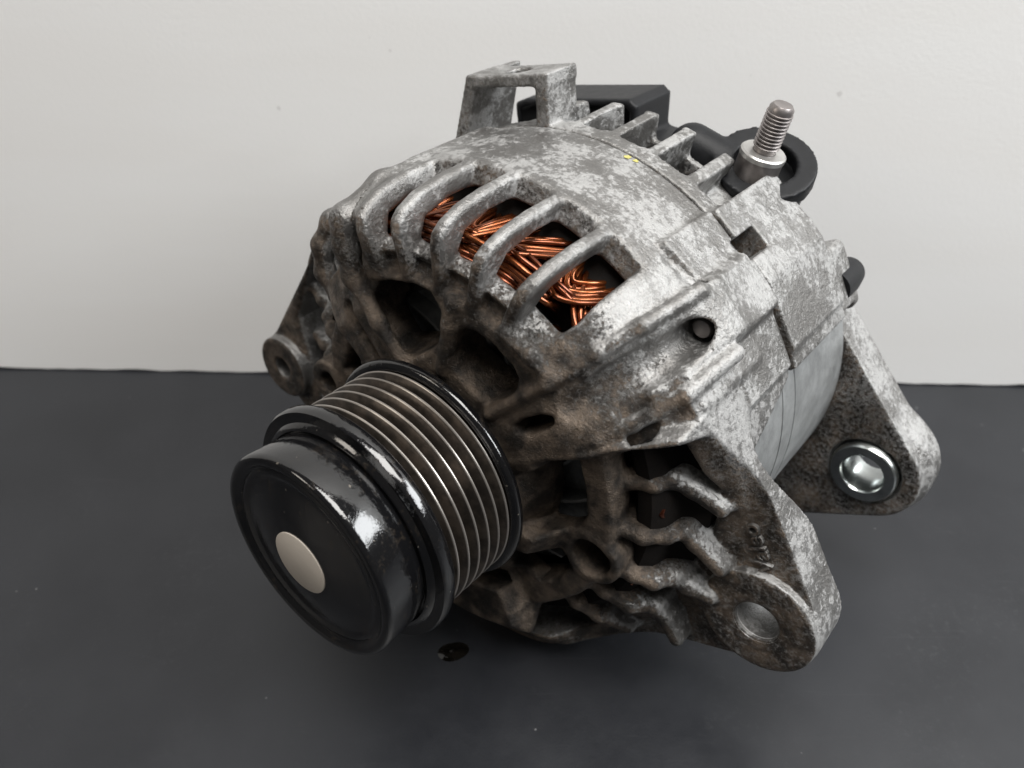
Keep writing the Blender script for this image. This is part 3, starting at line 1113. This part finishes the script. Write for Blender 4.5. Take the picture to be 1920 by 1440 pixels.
# a few seen through the right-hand openings
for i in range(14):
    a0 = random.uniform(-35, 10)
    path = []
    r0 = random.uniform(56, 59)
    for t in np.linspace(0, 1, 11):
        s_ = math.sin(math.pi * t)
        path.append(pt(r0 - 1.5 * s_, a0 + 10 * t, -38 + 16 * s_ ** 0.6))
    wire(path, 0.7)

# yellow paint dabs
def dab(name, ctr, nrm, r, mat, parent):
    n = 14
    d = Vector(nrm).normalized()
    a = d.orthogonal().normalized()
    b = d.cross(a)
    V = [tuple(Vector(ctr) + d * 0.15)]
    for k in range(n):
        t = 2 * math.pi * k / n
        rr = r * random.uniform(0.6, 1.15)
        V.append(tuple(Vector(ctr) + d * 0.02 + (a * math.cos(t) + b * math.sin(t)) * rr))
    F = [(0, 1 + k, 1 + (k + 1) % n) for k in range(n)]
    return link(name, mesh_np(name, loc_mm(np.array(V)), faces=F), mat, parent)


# ------------------------------------------------------------------ bolts, stud, plastics
def orient(base, direction):
    d = Vector(direction).normalized()
    q = Vector((0, 0, 1)).rotation_difference(d).to_matrix()

    def mp(P):
        P = np.asarray(P) @ np.array(q).T + np.array(base)
        return loc_mm(P)
    return mp


c43 = cs(43.5)
bx, by = 71.2 * c43[0] + 3.6 * c43[1], 71.2 * c43[1] - 3.6 * c43[0]
tb = lathe("through_bolt", [(2.5, -52), (2.5, -37.0), (2.1, -36.2), (1.3, -35.9), (0.001, -35.9)], M_STUD, alternator, 32, (bx, by))

stud_map = orient((37.5, 65.4, -95.0), (0.23, 0.97, 0.0))
stud = bpy.data.objects.new("terminal_stud", None)
col.objects.link(stud)
stud.parent = alternator
stud["label"] = "threaded grey terminal stud with washer"
sp = [(0.001, 13.9), (2.5, 13.9), (3.2, 13.0), (3.2, 11.8)]
zz = 11.7
while zz > 1.8:
    sp += [(3.5, zz), (3.5, zz - 0.2), (2.95, zz - 0.5), (2.95, zz - 0.66)]
    zz -= 1.0
sp += [(3.0, 1.0), (3.0, 0.0)]
lathe("threaded_rod", sp, M_STUD, stud, 40, axis_map=stud_map)
lathe("washer", [(3.1, 1.0), (5.7, 1.0), (6.1, 0.6), (6.1, -0.6), (3.1, -0.6)], M_WASHER, stud, 48, axis_map=stud_map)
lathe("post", [(5.9, -0.6), (5.9, -12), (0.001, -12)], M_STUD, stud, 48, axis_map=stud_map)

# rear plastic cover with connector hood and the ring round the stud
def build_cover():
    f = Field((-64, -62, -126), (66, 84, -84), 0.7)
    f.apply(revolve([(0, -90), (58, -90), (62, -94), (61, -112), (54, -122), (0, -123)]), 'u')
    # connector hood
    hood = [(-42, 56), (-43.0, 64.0), (-39, 66.0), (-2.5, 72.6), (0.0, 71.0), (0.5, 56)]
    f.apply(extr(polyf(hood), -112, -92, 1.2), 'u', 1.5)
    inner = [(-40.5, 54), (-40.8, 62.6), (-38, 64.0), (-3.8, 70.1), (-2.0, 69.0), (-1.7, 54)]
    f.apply(extr(polyf(inner), -108, -88), 's', 0.6)
    # shoulder between hood and ring
    fn, bb = capsule((16, 62, -97), (30, 57, -99), 6.5)
    f.apply(fn, 'u', 3.0, bb)
    # ring round the stud: a flat open collar whose axis is the stud's
    d = np.array([0.20, 0.90, 0.32])
    d /= np.linalg.norm(d)
    b = np.array([36.8, 60.2, -99.0])

    def hr(X, Y, Z):
        x, y, z = X - b[0], Y - b[1], Z - b[2]
        h = x * d[0] + y * d[1] + z * d[2]
        return h, np.sqrt(np.maximum(x * x + y * y + z * z - h * h, 0))

    def ringf(X, Y, Z):
        h, r = hr(X, Y, Z)
        return np.maximum(np.abs(r - 11.0) - 2.3, np.abs(h) - 2.0) - 0.4

    def bore(X, Y, Z):
        h, r = hr(X, Y, Z)
        return np.maximum(r - 8.6, np.abs(h) - 9)
    bbr = [(16, 62), (40, 84), (-122, -84)]
    f.apply(bore, 's', 0.4, bbr)
    f.apply(ringf, 'u', 0.6, bbr)

    def floor(X, Y, Z):
        h, r = hr(X, Y, Z)
        return np.maximum(r - 12.0, np.abs(h + 6.5) - 2.0)
    f.apply(floor, 'u', 0.6, bbr)
    return f.mesh("rear_cover")


cover = link("rear_cover", build_cover(), M_PLASTIC, alternator)
cover["label"] = "matte black plastic rear cover with connector hood"
dab("paint_dab", P3(72.15, 76.0, -60.6), P3(1, 76, 0), 1.1, M_SPOT, alternator)
dab("paint_dab", P3(72.15, 74.2, -60.9), P3(1, 74.2, 0), 0.8, M_SPOT, alternator)
# small plug behind the bolt block
lathe("cover_plug", [(0.001, -117), (4.5, -117), (5.2, -112), (5.2, -104), (0.001, -104)], M_PLASTIC, alternator, 32, (60.3, 29.6))

# raised lettering on the lug arm
cu = bpy.data.curves.new("lettering", 'FONT')
cu.body = "Valeo"
cu.size = 6.2
cu.extrude = 0.5
cu.bevel_depth = 0.10
tmp = bpy.data.objects.new("lettering_tmp", cu)
col.objects.link(tmp)
bpy.context.view_layer.update()
tm = bpy.data.meshes.new_from_object(tmp.evaluated_get(bpy.context.evaluated_depsgraph_get()))
bpy.data.objects.remove(tmp)
p0, p1 = np.array((82.6, -11.2)), np.array((76.2, 0.0))
uu = (p1 - p0) / np.linalg.norm(p1 - p0)
vv = np.array((-uu[1], uu[0]))
for v in tm.vertices:
    x, y, zc = v.co
    q = p0 + uu * x + vv * y
    s_ = 86.33 - (q[0] * LUG[0] + q[1] * LUG[1]) / 86.33
    t1 = min(max((s_ - 14) / 30, 0), 1)
    P = loc_mm(np.array([[q[0], q[1], -35.5 + 15.5 * t1 * t1 * (3 - 2 * t1) + zc]]))[0]
    v.co = P
tm.materials.clear()
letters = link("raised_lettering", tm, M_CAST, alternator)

# ------------------------------------------------------------------ setting
def slab(name, pts, z0, z1, mat):
    bm = bmesh.new()
    lo = [bm.verts.new((x, y, z0)) for x, y in pts]
    hi = [bm.verts.new((x, y, z1)) for x, y in pts]
    bm.faces.new(lo[::-1])
    bm.faces.new(hi)
    n = len(pts)
    for i in range(n):
        bm.faces.new((lo[i], lo[(i + 1) % n], hi[(i + 1) % n], hi[i]))
    bmesh.ops.recalc_face_normals(bm, faces=bm.faces)
    me = bpy.data.meshes.new(name)
    bm.to_mesh(me)
    bm.free()
    return link(name, me, mat, None)


table = slab("bench_top", [(-0.9, -0.45), (0.9, -0.45), (0.9, 0.35), (-0.9, 0.35)], -0.03, 0.0, mat_table())
table["kind"] = "structure"
# white board standing on the bench, its lower edge slightly chipped
xs = np.linspace(-0.9, 0.9, 361)
bm = bmesh.new()
rows = []
for x in xs:
    y = 0.1230 - (x + 0.2324) * (0.0138 / 0.4544)
    e = 0.0005 + 0.0006 * max(0, math.sin(x * 61) * math.sin(x * 143 + 1)) + random.uniform(0, 0.0004)
    c = [bm.verts.new((x, y, e)), bm.verts.new((x, y, 0.75)), bm.verts.new((x, y + 0.018, 0.75)), bm.verts.new((x, y + 0.018, e))]
    rows.append(c)
for a, b in zip(rows[:-1], rows[1:]):
    for k in range(4):
        bm.faces.new((a[k], b[k], b[(k + 1) % 4], a[(k + 1) % 4]))
bm.faces.new(rows[0])
bm.faces.new(rows[-1][::-1])
bmesh.ops.recalc_face_normals(bm, faces=bm.faces)
me = bpy.data.meshes.new("wall")
bm.to_mesh(me)
bm.free()
wall = link("wall", me, mat_wall(), None)
wall["kind"] = "structure"

# ------------------------------------------------------------------ drop of oil under the pulley
M_OIL, nt_, b_ = new_mat("black_oil")
g_ = G(nt_)
g_.link(g_.mix(g_.ramp(g_.noise(300, 3, 0.6), 0.3, 0.7), (0.002, 0.0018, 0.0015), (0.006, 0.005, 0.004)), b_.inputs["Base Color"])
b_.inputs["Roughness"].default_value = 0.03
V, F = [(0, 0, 0.0012)], []
nr, ns = 7, 40
for i in range(1, nr + 1):
    t = i / nr
    for k in range(ns):
        a = 2 * math.pi * k / ns
        rr = 0.0044 * t * (1 + 0.12 * math.sin(2 * a + 0.6) + 0.03 * math.sin(3 * a))
        V.append((rr * math.cos(a), rr * 0.85 * math.sin(a), 0.0006 * (1 - t ** 2.5) + 0.00005))
for k in range(ns):
    F.append((0, 1 + k, 1 + (k + 1) % ns))
for i in range(nr - 1):
    for k in range(ns):
        p, q = 1 + i * ns, 1 + (i + 1) * ns
        F.append((p + k, q + k, q + (k + 1) % ns, p + (k + 1) % ns))
drop = link("oil_drop", mesh_np("oil_drop", V, faces=F), M_OIL, None)
drop.location = (-0.0197, -0.0308, 0.0)
drop["label"] = "small glossy dark oil drop on the bench beneath the pulley"
drop["category"] = "oil drop"
